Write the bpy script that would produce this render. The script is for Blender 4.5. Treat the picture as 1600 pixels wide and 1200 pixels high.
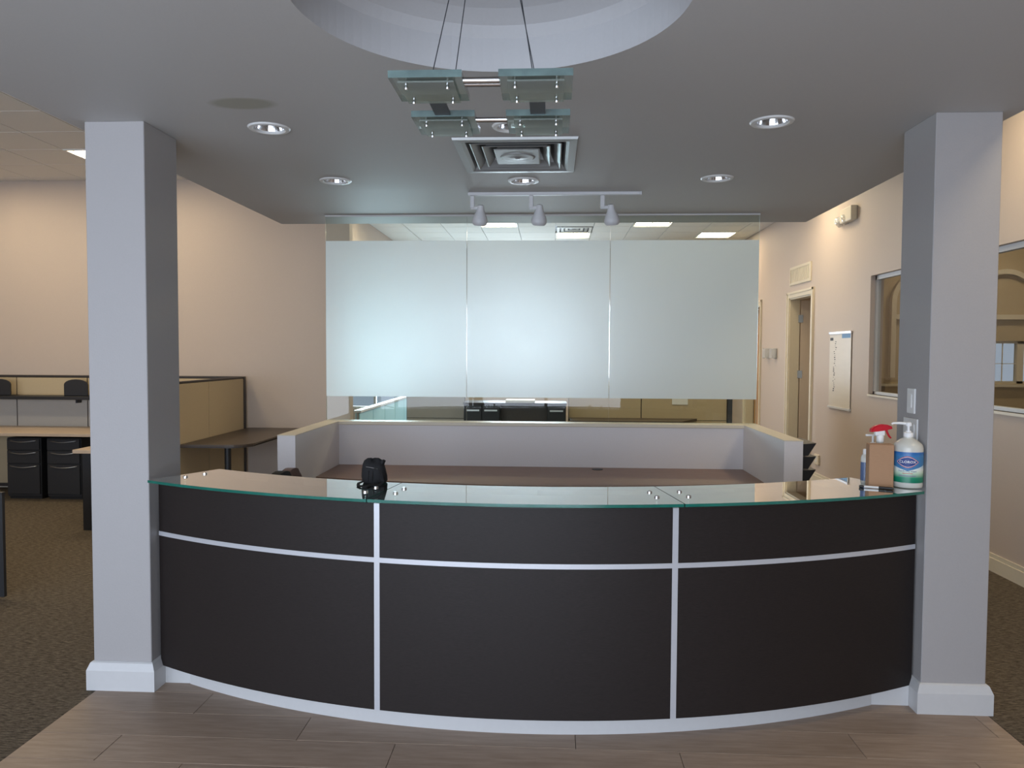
import bpy, bmesh, math, random
from mathutils import Vector, Matrix
random.seed(7)
PI = math.pi
for o in list(bpy.data.objects):
    bpy.data.objects.remove(o)
S = bpy.context.scene
C = S.collection

# ------------------------------------------------------------------ camera
def make_camera():
    f, yaw, pitch, roll = 1194.5, 0.0517, 0.0418, 0.005
    R = Vector((math.cos(yaw), math.sin(yaw), 0)); F0 = Vector((-math.sin(yaw), math.cos(yaw), 0)); Z = Vector((0, 0, 1))
    F = math.cos(pitch)*F0 - math.sin(pitch)*Z
    U = math.sin(pitch)*F0 + math.cos(pitch)*Z
    R2 = math.cos(roll)*R + math.sin(roll)*U
    U2 = -math.sin(roll)*R + math.cos(roll)*U
    cd = bpy.data.cameras.new('camera'); cam = bpy.data.objects.new('camera', cd); C.objects.link(cam)
    cd.sensor_fit = 'HORIZONTAL'; cd.sensor_width = 36.0; cd.lens = f*36.0/1600.0
    cd.clip_start = 0.05; cd.clip_end = 200
    m = Matrix.Identity(4)
    for i in range(3):
        m[i][0] = R2[i]; m[i][1] = U2[i]; m[i][2] = -F[i]
    m[0][3], m[1][3], m[2][3] = 0, 0, 1.70
    cam.matrix_world = m
    S.camera = cam
make_camera()

# ------------------------------------------------------------------ world, daylight, exposure
W = bpy.data.worlds.new('overcast_sky'); S.world = W; W.use_nodes = True
bg = W.node_tree.nodes['Background']; bg.inputs[0].default_value = (0.70, 0.82, 1.0, 1); bg.inputs[1].default_value = 0.5
S.view_settings.view_transform = 'Standard'; S.view_settings.look = 'None'
S.view_settings.gamma = 1.0; S.view_settings.use_curve_mapping = False
S.view_settings.exposure = 0.1

def daylight(name, loc, sx, sy, rot, power, col=(0.77, 0.85, 1.0)):
    l = bpy.data.lights.new(name, 'AREA'); l.shape = 'RECTANGLE'; l.size = sx; l.size_y = sy; l.energy = power; l.color = col
    o = bpy.data.objects.new(name, l); C.objects.link(o); o.location = loc; o.rotation_euler = rot
    return o
# daylight outside the street windows (behind the viewer) and the left rear window, plus an added rear backlight
daylight('daylight_street_middle', (-1.5, -1.95, 1.4), 5.6, 2.7, (PI/2, 0, 0), 330)
daylight('daylight_street_left', (-6.5, -1.95, 1.4), 3.2, 2.7, (PI/2, 0, 0), 160)
daylight('daylight_rear_left', (-3.55, 15.5, 1.5), 1.5, 1.9, (-PI/2, 0, 0), 260, (0.66, 0.86, 1.0))
daylight('daylight_rear_added', (-0.5, 15.5, 1.95), 1.55, 1.5, (-PI/2, 0, 0), 190)  # unseen source added to make the frosted film glow from behind

# ------------------------------------------------------------------ mesh helpers
def box(bm, x0, x1, y0, y1, z0, z1, bev=0.0, seg=1):
    if x0 > x1: x0, x1 = x1, x0
    if y0 > y1: y0, y1 = y1, y0
    if z0 > z1: z0, z1 = z1, z0
    vs = [bm.verts.new(p) for p in ((x0,y0,z0),(x1,y0,z0),(x1,y1,z0),(x0,y1,z0),(x0,y0,z1),(x1,y0,z1),(x1,y1,z1),(x0,y1,z1))]
    fs = [bm.faces.new([vs[i] for i in f]) for f in ((3,2,1,0),(4,5,6,7),(0,1,5,4),(1,2,6,5),(2,3,7,6),(3,0,4,7))]
    if bev > 0:
        es = set(e for f in fs for e in f.edges)
        bmesh.ops.bevel(bm, geom=list(es), offset=bev, segments=seg, affect='EDGES', profile=0.5)
    return bm
def B(*a, **k): return box(bmesh.new(), *a, **k)
def prism(bm, pts, z0, z1):
    """vertical prism from a counter-clockwise outline in x, y"""
    lo = [bm.verts.new((x, y, z0)) for x, y in pts]; hi = [bm.verts.new((x, y, z1)) for x, y in pts]
    n = len(pts)
    bm.faces.new(list(reversed(lo))); bm.faces.new(hi)
    for i in range(n): bm.faces.new((lo[i], lo[(i+1) % n], hi[(i+1) % n], hi[i]))
    return bm
def frame_axes(d):
    d = d.normalized(); a = Vector((0,0,1)) if abs(d.z) < .9 else Vector((1,0,0))
    u = d.cross(a).normalized(); v = d.cross(u).normalized(); return u, v
def tube(bm, pts, r, n=8, cap=True):
    pts = [Vector(p) for p in pts]; rings = []
    for i, p in enumerate(pts):
        d = (pts[min(i+1, len(pts)-1)] - pts[max(i-1, 0)])
        u, v = frame_axes(d)
        if rings and i > 0:
            pu = prevu - prevu.dot(d.normalized())*d.normalized()
            if pu.length > 1e-6: u = pu.normalized(); v = d.normalized().cross(u)
        prevu = u
        rr = r[i] if isinstance(r, (list, tuple)) else r
        rings.append([bm.verts.new(p + rr*(math.cos(2*PI*k/n)*u + math.sin(2*PI*k/n)*v)) for k in range(n)])
    for a, b in zip(rings, rings[1:]):
        for k in range(n):
            bm.faces.new((a[k], a[(k+1) % n], b[(k+1) % n], b[k]))
    if cap:
        bm.faces.new(list(reversed(rings[0]))); bm.faces.new(rings[-1])
    return bm
def lathe(bm, prof, n=24, c=(0,0,0), axis='z', capb=True, capt=True):
    def P(r, h, a):
        if axis == 'z': q = (r*math.cos(a), r*math.sin(a), h)
        elif axis == 'x': q = (h, r*math.cos(a), r*math.sin(a))
        else: q = (r*math.sin(a), h, r*math.cos(a))
        return (q[0]+c[0], q[1]+c[1], q[2]+c[2])
    rings = [[bm.verts.new(P(r, h, 2*PI*k/n)) for k in range(n)] for r, h in prof]
    for a, b in zip(rings, rings[1:]):
        for k in range(n): bm.faces.new((a[k], a[(k+1) % n], b[(k+1) % n], b[k]))
    if capb: bm.faces.new(list(reversed(rings[0])))
    if capt: bm.faces.new(rings[-1])
    return bm
def arc_slab(bm, cx, cy, r0, r1, a0, a1, z0, z1, n=12, edge_slot=None):
    """slab between two radii; angle 0 points towards -y, positive towards +x"""
    def P(r, a, z): return bm.verts.new((cx + r*math.sin(a), cy - r*math.cos(a), z))
    cols = []
    for i in range(n+1):
        a = a0 + (a1-a0)*i/n
        cols.append((P(r0,a,z0), P(r1,a,z0), P(r1,a,z1), P(r0,a,z1)))
    for p, q in zip(cols, cols[1:]):
        f1 = bm.faces.new((p[1], q[1], q[2], p[2])); f2 = bm.faces.new((q[0], p[0], p[3], q[3]))
        bm.faces.new((p[2], q[2], q[3], p[3])); bm.faces.new((q[1], p[1], p[0], q[0]))
        if edge_slot is not None: f1.material_index = edge_slot; f2.material_index = edge_slot
    e1 = bm.faces.new(cols[0]); e2 = bm.faces.new(tuple(reversed(cols[-1])))
    if edge_slot is not None: e1.material_index = edge_slot; e2.material_index = edge_slot
    return bm
def obj(name, bm, mats, parent=None, world=False, smooth=False, origin=None):
    me = bpy.data.meshes.new(name)
    bmesh.ops.recalc_face_normals(bm, faces=bm.faces[:])
    bm.to_mesh(me); bm.free()
    o = bpy.data.objects.new(name, me); C.objects.link(o)
    for m in (mats if isinstance(mats, (list, tuple)) else [mats]): me.materials.append(M[m])
    if smooth:
        for p in me.polygons: p.use_smooth = True
        if smooth != 'all': me.set_sharp_from_angle(angle=math.radians(40))
    off = Vector((0,0,0))
    if world and parent is not None:
        off = parent.matrix_basis.translation.copy()
        if parent.parent is not None: off += parent.parent.matrix_basis.translation
    if parent is None and origin is not None:
        off = Vector(origin); o.location = off
    if off.length > 0:
        me.transform(Matrix.Translation(-off))
    o.parent = parent
    return o
def tag(o, label, cat, group=None):
    o['label'] = label; o['category'] = cat
    if group: o['group'] = group
    return o
def thing(name, loc, label, cat, group=None, rz=0):
    o = bpy.data.objects.new(name, None); C.objects.link(o); o.empty_display_size = .1
    o.location = loc; o.rotation_euler = (0, 0, rz)
    return tag(o, label, cat, group)
def struct(name, bm, mats, parent=None, **k):
    o = obj(name, bm, mats, parent, **k)
    if parent is None: o['kind'] = 'structure'
    return o
def dup(root, loc, label, rz=None, group=None):
    def rec(o, par):
        c = o.copy(); C.objects.link(c); c.parent = par
        for ch in list(o.children): rec(ch, c)
        return c
    r = rec(root, None); r.location = loc; r['label'] = label
    if rz is not None: r.rotation_euler = (0,0,rz)
    if group: r['group'] = group
    return r
def wall_cells(bm, axis, p0, p1, a0, a1, z0, z1, holes):
    """wall of thickness p0..p1 across `axis`, running a0..a1, with rectangular holes (a0,a1,z0,z1)"""
    As = sorted({a0, a1, *[h[0] for h in holes], *[h[1] for h in holes]}); Zs = sorted({z0, z1, *[h[2] for h in holes], *[h[3] for h in holes]})
    for i in range(len(As)-1):
        for j in range(len(Zs)-1):
            ca, cz = (As[i]+As[i+1])/2, (Zs[j]+Zs[j+1])/2
            if any(h[0] < ca < h[1] and h[2] < cz < h[3] for h in holes): continue
            if axis == 'x': box(bm, p0, p1, As[i], As[i+1], Zs[j], Zs[j+1])
            else: box(bm, As[i], As[i+1], p0, p1, Zs[j], Zs[j+1])
    bmesh.ops.remove_doubles(bm, verts=bm.verts[:], dist=1e-5)
    # drop the inner faces shared by two cells
    seen = {}
    for f in bm.faces: seen.setdefault(tuple(sorted(v.index for v in f.verts)), []).append(f)
    bm.verts.index_update()
    seen = {}
    for f in bm.faces: seen.setdefault(tuple(sorted(v.index for v in f.verts)), []).append(f)
    kill = [f for fs in seen.values() if len(fs) > 1 for f in fs]
    if kill: bmesh.ops.delete(bm, geom=kill, context='FACES')
    return bm

# ------------------------------------------------------------------ materials
M = {}
def nmat(name):
    m = bpy.data.materials.new(name); m.use_nodes = True; M[name] = m
    nt = m.node_tree; return m, nt, nt.nodes['Principled BSDF']
def mat(name, col, rough=.6, metal=0, vary=.06, scale=30, stretch=(1,1,1), bump=0.0, spec=.5, emit=None, coat=0, detail=3):
    m, nt, b = nmat(name)
    b.inputs['Roughness'].default_value = rough; b.inputs['Metallic'].default_value = metal
    b.inputs['Specular IOR Level'].default_value = spec; b.inputs['Coat Weight'].default_value = coat
    tc = nt.nodes.new('ShaderNodeTexCoord'); mp = nt.nodes.new('ShaderNodeMapping'); mp.inputs['Scale'].default_value = stretch
    nz = nt.nodes.new('ShaderNodeTexNoise'); nz.inputs['Scale'].default_value = scale; nz.inputs['Detail'].default_value = detail
    nt.links.new(tc.outputs['Object'], mp.inputs[0]); nt.links.new(mp.outputs[0], nz.inputs['Vector'])
    mx = nt.nodes.new('ShaderNodeMix'); mx.data_type = 'RGBA'
    mx.inputs['A'].default_value = (*[max(0, c*(1-vary)) for c in col], 1); mx.inputs['B'].default_value = (*[min(1, c*(1+vary)) for c in col], 1)
    nt.links.new(nz.outputs['Fac'], mx.inputs['Factor']); nt.links.new(mx.outputs['Result'], b.inputs['Base Color'])
    if bump:
        bp = nt.nodes.new('ShaderNodeBump'); bp.inputs['Strength'].default_value = bump; bp.inputs['Distance'].default_value = .004
        nt.links.new(nz.outputs['Fac'], bp.inputs['Height']); nt.links.new(bp.outputs[0], b.inputs['Normal'])
    if emit:
        b.inputs['Emission Color'].default_value = (*emit[:3], 1); b.inputs['Emission Strength'].default_value = emit[3]
    return m
def glass(name, tint, refl=1.0, rough=0.0, ior=1.5, diffuse=None, gain=1.0):
    m = bpy.data.materials.new(name); m.use_nodes = True; M[name] = m; nt = m.node_tree
    for n in list(nt.nodes): nt.nodes.remove(n)
    out = nt.nodes.new('ShaderNodeOutputMaterial'); tr = nt.nodes.new('ShaderNodeBsdfTransparent'); tr.inputs[0].default_value = (*tint, 1)
    gl = nt.nodes.new('ShaderNodeBsdfGlossy'); gl.inputs['Roughness'].default_value = rough; gl.inputs['Color'].default_value = (refl,)*3+(1,)
    fr = nt.nodes.new('ShaderNodeFresnel'); fr.inputs[0].default_value = ior
    ge = nt.nodes.new('ShaderNodeNewGeometry'); iv = nt.nodes.new('ShaderNodeMath'); iv.operation = 'SUBTRACT'; iv.inputs[0].default_value = 1
    ml = nt.nodes.new('ShaderNodeMath'); ml.operation = 'MULTIPLY'      # reflect on entering faces only
    nt.links.new(ge.outputs['Backfacing'], iv.inputs[1]); nt.links.new(iv.outputs[0], ml.inputs[0])
    gn = nt.nodes.new('ShaderNodeMath'); gn.operation = 'MULTIPLY'; gn.use_clamp = True; gn.inputs[1].default_value = gain      # both faces of the sheet reflect
    nt.links.new(fr.outputs[0], gn.inputs[0]); nt.links.new(gn.outputs[0], ml.inputs[1])
    mx = nt.nodes.new('ShaderNodeMixShader')
    base = tr.outputs[0]
    if diffuse:
        df = nt.nodes.new('ShaderNodeBsdfDiffuse'); df.inputs[0].default_value = (*diffuse[:3], 1)
        m2 = nt.nodes.new('ShaderNodeMixShader'); m2.inputs[0].default_value = diffuse[3]
        nt.links.new(tr.outputs[0], m2.inputs[1]); nt.links.new(df.outputs[0], m2.inputs[2]); base = m2.outputs[0]
    nt.links.new(ml.outputs[0], mx.inputs[0]); nt.links.new(base, mx.inputs[1]); nt.links.new(gl.outputs[0], mx.inputs[2])
    nt.links.new(mx.outputs[0], out.inputs[0])
    return m
PAINT = (0.375, 0.36, 0.36)
mat('paint', PAINT, .55, vary=.03, scale=120, bump=.08)
def soffit_paint():
    mat('soffit_paint', (0.50, 0.49, 0.48), .6, vary=.03, scale=120, bump=.08)
    m = M['soffit_paint']; nt = m.node_tree; b = nt.nodes['Principled BSDF']
    src = b.inputs['Base Color'].links[0].from_socket
    tc = nt.nodes.new('ShaderNodeTexCoord'); mp = nt.nodes.new('ShaderNodeMapping'); mp.vector_type = 'POINT'
    # an oval repaired patch in the paint
    mp.inputs['Location'].default_value = (1.40/.16, -3.43/.085, 0); mp.inputs['Scale'].default_value = (1/.16, 1/.085, 0)
    ln = nt.nodes.new('ShaderNodeVectorMath'); ln.operation = 'LENGTH'
    mr = nt.nodes.new('ShaderNodeMapRange'); mr.inputs['From Min'].default_value = .75; mr.inputs['From Max'].default_value = 1.05; mr.inputs['To Min'].default_value = 1; mr.inputs['To Max'].default_value = 0
    mx = nt.nodes.new('ShaderNodeMix'); mx.data_type = 'RGBA'; mx.inputs['B'].default_value = (.36, .35, .30, 1)
    nt.links.new(tc.outputs['Object'], mp.inputs[0]); nt.links.new(mp.outputs[0], ln.inputs[0]); nt.links.new(ln.outputs['Value'], mr.inputs['Value'])
    nt.links.new(mr.outputs[0], mx.inputs['Factor']); nt.links.new(src, mx.inputs['A']); nt.links.new(mx.outputs['Result'], b.inputs['Base Color'])
soffit_paint()
mat('low_wall_paint', (0.76, 0.72, 0.71), .55, vary=.03, scale=120, bump=.08)
mat('wall_paint', (0.53, 0.44, 0.375), .6, vary=.03, scale=90, bump=.06)
mat('recess_paint', (0.49, 0.49, 0.50), .6, vary=.03, scale=90)
mat('trim_white', (0.57, 0.57, 0.575), .4, vary=.03, scale=40)
mat('trim_cream', (0.70, 0.63, 0.50), .4, vary=.03, scale=40)
mat('laminate_dark', (0.019, 0.0145, 0.0135), .48, vary=.55, scale=45, stretch=(1, 1, 14), bump=.06, spec=.25)
mat('silver_strip', (0.60, 0.61, 0.65), .35, metal=.35, vary=.04, scale=200)
mat('chrome', (0.75, 0.75, 0.76), .12, metal=1, vary=.02)
mat('brushed_metal', (0.55, 0.55, 0.55), .3, metal=1, vary=.08, scale=40, stretch=(1, 20, 1))
mat('diffuser_metal', (0.34, 0.345, 0.34), .4, metal=.35, vary=.05, scale=40)
mat('dark_metal', (0.07, 0.075, 0.085), .4, metal=.6, vary=.1)
mat('white_plastic', (0.72, 0.72, 0.71), .4, vary=.02)
mat('track_white', (0.55, 0.55, 0.56), .45, vary=.03)
mat('black_plastic', (0.012, 0.012, 0.013), .4, vary=.2)
mat('black_metal', (0.016, 0.016, 0.018), .45, vary=.2, scale=80)
mat('black_fabric', (0.007, 0.007, 0.008), .85, vary=.4, scale=300, bump=.3)
mat('brown_vinyl', (0.10, 0.045, 0.03), .4, vary=.15, scale=90, bump=.15)
mat('oak_laminate', (0.52, 0.40, 0.29), .4, vary=.1, scale=12, stretch=(1, 8, 1))
mat('walnut_laminate', (0.27, 0.155, 0.105), .38, vary=.3, scale=7, stretch=(1, 14, 6))
mat('desk_brown', (0.075, 0.055, 0.042), .4, vary=.15, scale=9, stretch=(10, 1, 1))
mat('panel_tan', (0.50, 0.395, 0.25), .9, vary=.12, scale=220, bump=.15)
mat('panel_grey', (0.42, 0.40, 0.37), .9, vary=.14, scale=220, bump=.15)
mat('panel_blue', (0.36, 0.62, 0.70), .7, vary=.05, scale=60)
mat('panel_frame', (0.035, 0.028, 0.026), .5, vary=.1)
mat('tile_ceiling', (0.78, 0.76, 0.72), .9, vary=.06, scale=160, bump=.25)
mat('grid_metal', (0.30, 0.29, 0.27), .5, vary=.03)
mat('grid_bright', (0.75, 0.75, 0.72), .5, vary=.03)
mat('troffer_lens', (0.9, 0.85, 0.7), .5, vary=.02, emit=(1.0, 0.83, 0.56, 24.0))
mat('troffer_white', (0.8, 0.79, 0.75), .4, vary=.02)
mat('door_wood', (0.52, 0.42, 0.33), .5, vary=.06, scale=8, stretch=(8, 8, 1))
mat('door_orange', (0.45, 0.25, 0.11), .45, vary=.12, scale=8, stretch=(8, 8, 1))
mat('hinge_steel', (0.30, 0.29, 0.28), .35, metal=.8, vary=.05)
mat('kraft', (0.40, 0.235, 0.135), .85, vary=.1, scale=60, stretch=(1, 1, 8))
mat('red_plastic', (0.55, 0.015, 0.03), .3, vary=.05)
mat('paper', (0.80, 0.79, 0.76), .6, vary=.02)
mat('planner_gloss', (0.66, 0.60, 0.51), .38, vary=.05, scale=3, stretch=(1, 1, 8), spec=.35)
mat('ink_black', (0.02, 0.02, 0.02), .6)
mat('ink_blue', (0.05, 0.20, 0.42), .5)
mat('ink_navy', (0.012, 0.04, 0.22), .45)
mat('ink_red', (0.55, 0.02, 0.03), .45)
mat('ink_white', (0.85, 0.85, 0.85), .45)
mat('ink_grey', (0.22, 0.24, 0.30), .5)
mat('bottle_clear', (0.62, 0.62, 0.57), .25, vary=.04, scale=20)
mat('sanitizer_blue', (0.10, 0.15, 0.28), .25, vary=.1, scale=20)
mat('office_paint', (0.50, 0.40, 0.26), .7, vary=.03)
mat('snow', (0.8, 0.82, 0.85), .9, vary=.05, scale=2)
glass('counter_glass', (0.70, 0.82, 0.76), refl=1.0, rough=.012, ior=1.52, gain=2.2)
mat('counter_glass_edge', (0.012, 0.13, 0.10), .15, vary=.35, scale=14, stretch=(1, 1, .2), coat=.6)
glass('partition_glass', (0.93, 0.97, 0.95), refl=.85, rough=.0)
mat('partition_edge', (0.62, 0.72, 0.68), .2, vary=.1, scale=20)
glass('window_glass', (0.93, 0.94, 0.94), refl=.9)
glass('lamp_glass', (0.80, 0.88, 0.84), refl=.9, rough=.08, diffuse=(.34, .37, .34, .35))
mat('lamp_glass_edge', (0.10, 0.155, 0.15), .12, vary=.6, scale=18, coat=.8)
glass('clear_plastic', (0.90, 0.92, 0.92), refl=1.0, rough=.1, diffuse=(.75, .77, .8, .45))
glass('lamp_clear', (0.9, 0.9, 0.9), refl=1.0, rough=.05, diffuse=(.7, .7, .68, .3))
def frosted():
    m = bpy.data.materials.new('frosted_film'); m.use_nodes = True; M['frosted_film'] = m; nt = m.node_tree
    for n in list(nt.nodes): nt.nodes.remove(n)
    out = nt.nodes.new('ShaderNodeOutputMaterial')
    df = nt.nodes.new('ShaderNodeBsdfDiffuse'); df.inputs[0].default_value = (.86, .885, .85, 1)
    tl = nt.nodes.new('ShaderNodeBsdfTranslucent'); tl.inputs[0].default_value = (.90, .93, .92, 1)
    gl = nt.nodes.new('ShaderNodeBsdfGlossy'); gl.inputs['Roughness'].default_value = .38
    m1 = nt.nodes.new('ShaderNodeMixShader'); m1.inputs[0].default_value = .42
    m2 = nt.nodes.new('ShaderNodeMixShader'); m2.inputs[0].default_value = .10
    rf = nt.nodes.new('ShaderNodeBsdfRefraction'); rf.inputs['Roughness'].default_value = .55; rf.inputs['IOR'].default_value = 1.35; rf.inputs[0].default_value = (.93, .96, .96, 1)
    m3 = nt.nodes.new('ShaderNodeMixShader'); m3.inputs[0].default_value = .30
    nt.links.new(m1.outputs[0], m3.inputs[1]); nt.links.new(rf.outputs[0], m3.inputs[2])
    nt.links.new(df.outputs[0], m1.inputs[1]); nt.links.new(tl.outputs[0], m1.inputs[2])
    nt.links.new(m3.outputs[0], m2.inputs[1]); nt.links.new(gl.outputs[0], m2.inputs[2]); nt.links.new(m2.outputs[0], out.inputs[0])
frosted()
def wood_plank_mat():
    m, nt, b = nmat('plank_wood')
    tc = nt.nodes.new('ShaderNodeTexCoord'); oi = nt.nodes.new('ShaderNodeObjectInfo')
    ad = nt.nodes.new('ShaderNodeVectorMath'); ad.operation = 'ADD'
    sc = nt.nodes.new('ShaderNodeVectorMath'); sc.operation = 'SCALE'; sc.inputs['Scale'].default_value = 37
    cx = nt.nodes.new('ShaderNodeCombineXYZ')
    for i in range(3): nt.links.new(oi.outputs['Random'], cx.inputs[i])
    nt.links.new(cx.outputs[0], sc.inputs[0]); nt.links.new(tc.outputs['Object'], ad.inputs[0]); nt.links.new(sc.outputs[0], ad.inputs[1])
    mp = nt.nodes.new('ShaderNodeMapping'); mp.inputs['Scale'].default_value = (1.6, 16, 1); nt.links.new(ad.outputs[0], mp.inputs[0])
    nz = nt.nodes.new('ShaderNodeTexNoise'); nz.inputs['Scale'].default_value = 3; nz.inputs['Detail'].default_value = 8; nz.inputs['Roughness'].default_value = .65
    nt.links.new(mp.outputs[0], nz.inputs['Vector'])
    cr = nt.nodes.new('ShaderNodeValToRGB'); cr.color_ramp.elements[0].position = .25; cr.color_ramp.elements[1].position = .8
    cr.color_ramp.elements[0].color = (.26, .185, .135, 1); cr.color_ramp.elements[1].color = (.43, .325, .25, 1)
    nt.links.new(nz.outputs['Fac'], cr.inputs[0])
    hs = nt.nodes.new('ShaderNodeHueSaturation'); mr = nt.nodes.new('ShaderNodeMapRange'); mr.inputs['To Min'].default_value = .9; mr.inputs['To Max'].default_value = 1.1
    nt.links.new(oi.outputs['Random'], mr.inputs['Value']); nt.links.new(mr.outputs[0], hs.inputs['Value']); nt.links.new(cr.outputs[0], hs.inputs['Color'])
    nt.links.new(hs.outputs[0], b.inputs['Base Color']); b.inputs['Roughness'].default_value = .5
    bp = nt.nodes.new('ShaderNodeBump'); bp.inputs['Strength'].default_value = .12; bp.inputs['Distance'].default_value = .003
    nt.links.new(nz.outputs['Fac'], bp.inputs['Height']); nt.links.new(bp.outputs[0], b.inputs['Normal'])
wood_plank_mat()
def carpet_mat():
    m, nt, b = nmat('carpet')
    tc = nt.nodes.new('ShaderNodeTexCoord'); mp = nt.nodes.new('ShaderNodeMapping'); mp.inputs['Scale'].default_value = (14, 75, 14); mp.inputs['Rotation'].default_value = (0, 0, -.42)
    n1 = nt.nodes.new('ShaderNodeTexNoise'); n1.inputs['Scale'].default_value = 1.6; n1.inputs['Detail'].default_value = 6; n1.inputs['Roughness'].default_value = .8
    nt.links.new(tc.outputs['Object'], mp.inputs[0]); nt.links.new(mp.outputs[0], n1.inputs['Vector'])
    cr = nt.nodes.new('ShaderNodeValToRGB'); cr.color_ramp.elements[0].position = .36; cr.color_ramp.elements[1].position = .68
    cr.color_ramp.elements[0].color = (.022, .018, .014, 1); cr.color_ramp.elements[1].color = (.26, .21, .155, 1)
    nt.links.new(n1.outputs['Fac'], cr.inputs[0]); nt.links.new(cr.outputs[0], b.inputs['Base Color'])
    b.inputs['Roughness'].default_value = .95; b.inputs['Specular IOR Level'].default_value = .1
    bp = nt.nodes.new('ShaderNodeBump'); bp.inputs['Strength'].default_value = .6; bp.inputs['Distance'].default_value = .01
    nt.links.new(n1.outputs['Fac'], bp.inputs['Height']); nt.links.new(bp.outputs[0], b.inputs['Normal'])
carpet_mat()
def label_print_mat():
    # printed label: blue at the top, white in the middle, green at the bottom (the print itself)
    m, nt, b = nmat('label_print')
    tc = nt.nodes.new('ShaderNodeTexCoord'); sx = nt.nodes.new('ShaderNodeSeparateXYZ'); nt.links.new(tc.outputs['Object'], sx.inputs[0])
    mr = nt.nodes.new('ShaderNodeMapRange'); mr.inputs['From Min'].default_value = .028; mr.inputs['From Max'].default_value = .172
    nt.links.new(sx.outputs['Z'], mr.inputs['Value'])
    cr = nt.nodes.new('ShaderNodeValToRGB'); e = cr.color_ramp.elements
    e[0].position = 0; e[0].color = (.0, .17, .10, 1); e[1].position = 1; e[1].color = (.02, .13, .40, 1)
    for p, c in ((.16, (.01, .24, .13, 1)), (.33, (.55, .70, .55, 1)), (.42, (.75, .80, .74, 1)), (.52, (.55, .68, .75, 1)), (.66, (.08, .30, .58, 1))):
        q = e.new(p); q.color = c
    nt.links.new(mr.outputs[0], cr.inputs[0]); nt.links.new(cr.outputs[0], b.inputs['Base Color']); b.inputs['Roughness'].default_value = .35
label_print_mat()

# ------------------------------------------------------------------ layout constants (metres; viewer at x=0, y=0, eye 1.70)
ZS, ZC = 2.813, 3.75                 # soffit and tiled ceiling
XW = 3.474                           # right wall
CLX0, CLX1, CRX0, CRX1, CY0, CY1 = -2.285, -1.988, 1.762, 2.060, 3.665, 3.990   # columns
DCX, DCY = -0.113, 7.16              # centre of the desk's curve
YG = 6.25                            # glass partition
YB = 9.07                            # wall behind the left workstations
YF = -1.6                            # street wall, behind the viewer
YR = 15.2                            # rear wall

# ------------------------------------------------------------------ floor
bm = bmesh.new()
box(bm, -9, -2.262, YF, YR, -.05, 0); box(bm, 2.066, 7.2, YF, 10.14, -.05, 0); box(bm, 2.066, 5.2, 10.14, YR, -.05, 0); box(bm, -2.262, 2.066, 3.96, YR, -.05, 0)
struct('floor', bm, 'carpet')
fe = struct('floor_entrance', B(-2.262, 2.066, YF, 3.96, -.05, -.012), 'laminate_dark')
PW = .2125
rows = int((3.96 - YF)/PW) + 1
pm = {}
ytop = 3.86
for r in range(rows + 1):
    y1 = min(3.96, ytop + PW - r*PW); y0 = max(YF, ytop - r*PW)
    if y1 - y0 < .01: continue
    x = -2.262; off = [.18, .78, .49, .95, .31, .62][r % 6]*1.22
    xe = x + max(.12, off)
    while x < 2.066 - 1e-4:
        xe = min(xe, 2.066)
        if 2.066 - xe < .05: xe = 2.066
        key = (round(xe-x, 3), round(y1-y0, 3))
        if key not in pm:
            b_ = B(0, xe-x-.0025, 0, y1-y0-.003, -.012, 0, bev=.0012)
            o = obj('plank', b_, 'plank_wood', fe); pm[key] = o.data
        else:
            o = bpy.data.objects.new('plank', pm[key]); C.objects.link(o); o.parent = fe
        o.location = (x, y0, 0)
        x = xe; xe = x + 1.22
struct('exterior_ground', B(-60, 60, -60, 60, -.4, -.3), 'snow')

# ------------------------------------------------------------------ shell walls
WIN1 = (4.2, 8.58, 1.26, 2.55)
wall = bmesh.new()
wall_cells(wall, 'x', XW, XW+.14, YF, YR, 0, ZC, [WIN1, (10.46, 11.42, 0, 2.50), (12.98, 13.9, 0, 2.50)])
struct('wall_right', wall, 'wall_paint')
struct('wall_back_left', B(-9, -2.42, YB, YB+.14, 0, ZC), 'wall_paint')
struct('wall_header_rear', B(-3.09, -2.95, YB+.14, YR, 2.45, ZC), 'wall_paint')
struct('wall_left', B(-9.14, -9, YF, YR, 0, ZC), 'wall_paint')
struct('wall_rear', wall_cells(bmesh.new(), 'y', YR, YR+.14, -9, 5.34, 0, ZC, [(-4.35, -2.75, .55, 2.5), (-1.3, 0.25, 1.2, 2.7)]), 'wall_paint')
FW = [(-4.3, 1.3, .05, 2.75), (-8.1, -4.9, .05, 2.75)]
struct('wall_front', wall_cells(bmesh.new(), 'y', YF-.14, YF, -9, 7.2, 0, ZC, FW), 'wall_paint')
# offices behind the right wall
struct('wall_office_outer', box(B(7.2, 7.34, YF, 10.14, 0, ZC), 5.2, 5.34, 10.14, YR, 0, ZC), 'office_paint')
OW = (5.52, 6.95, 1.33, 1.87)
struct('wall_office_back', wall_cells(bmesh.new(), 'y', 10.0, 10.14, XW+.14, 7.2, 0, ZC, [OW]), 'office_paint')
struct('wall_office_front', B(XW+.14, 7.2, 2.5, 2.64, 0, ZC), 'office_paint')

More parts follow.
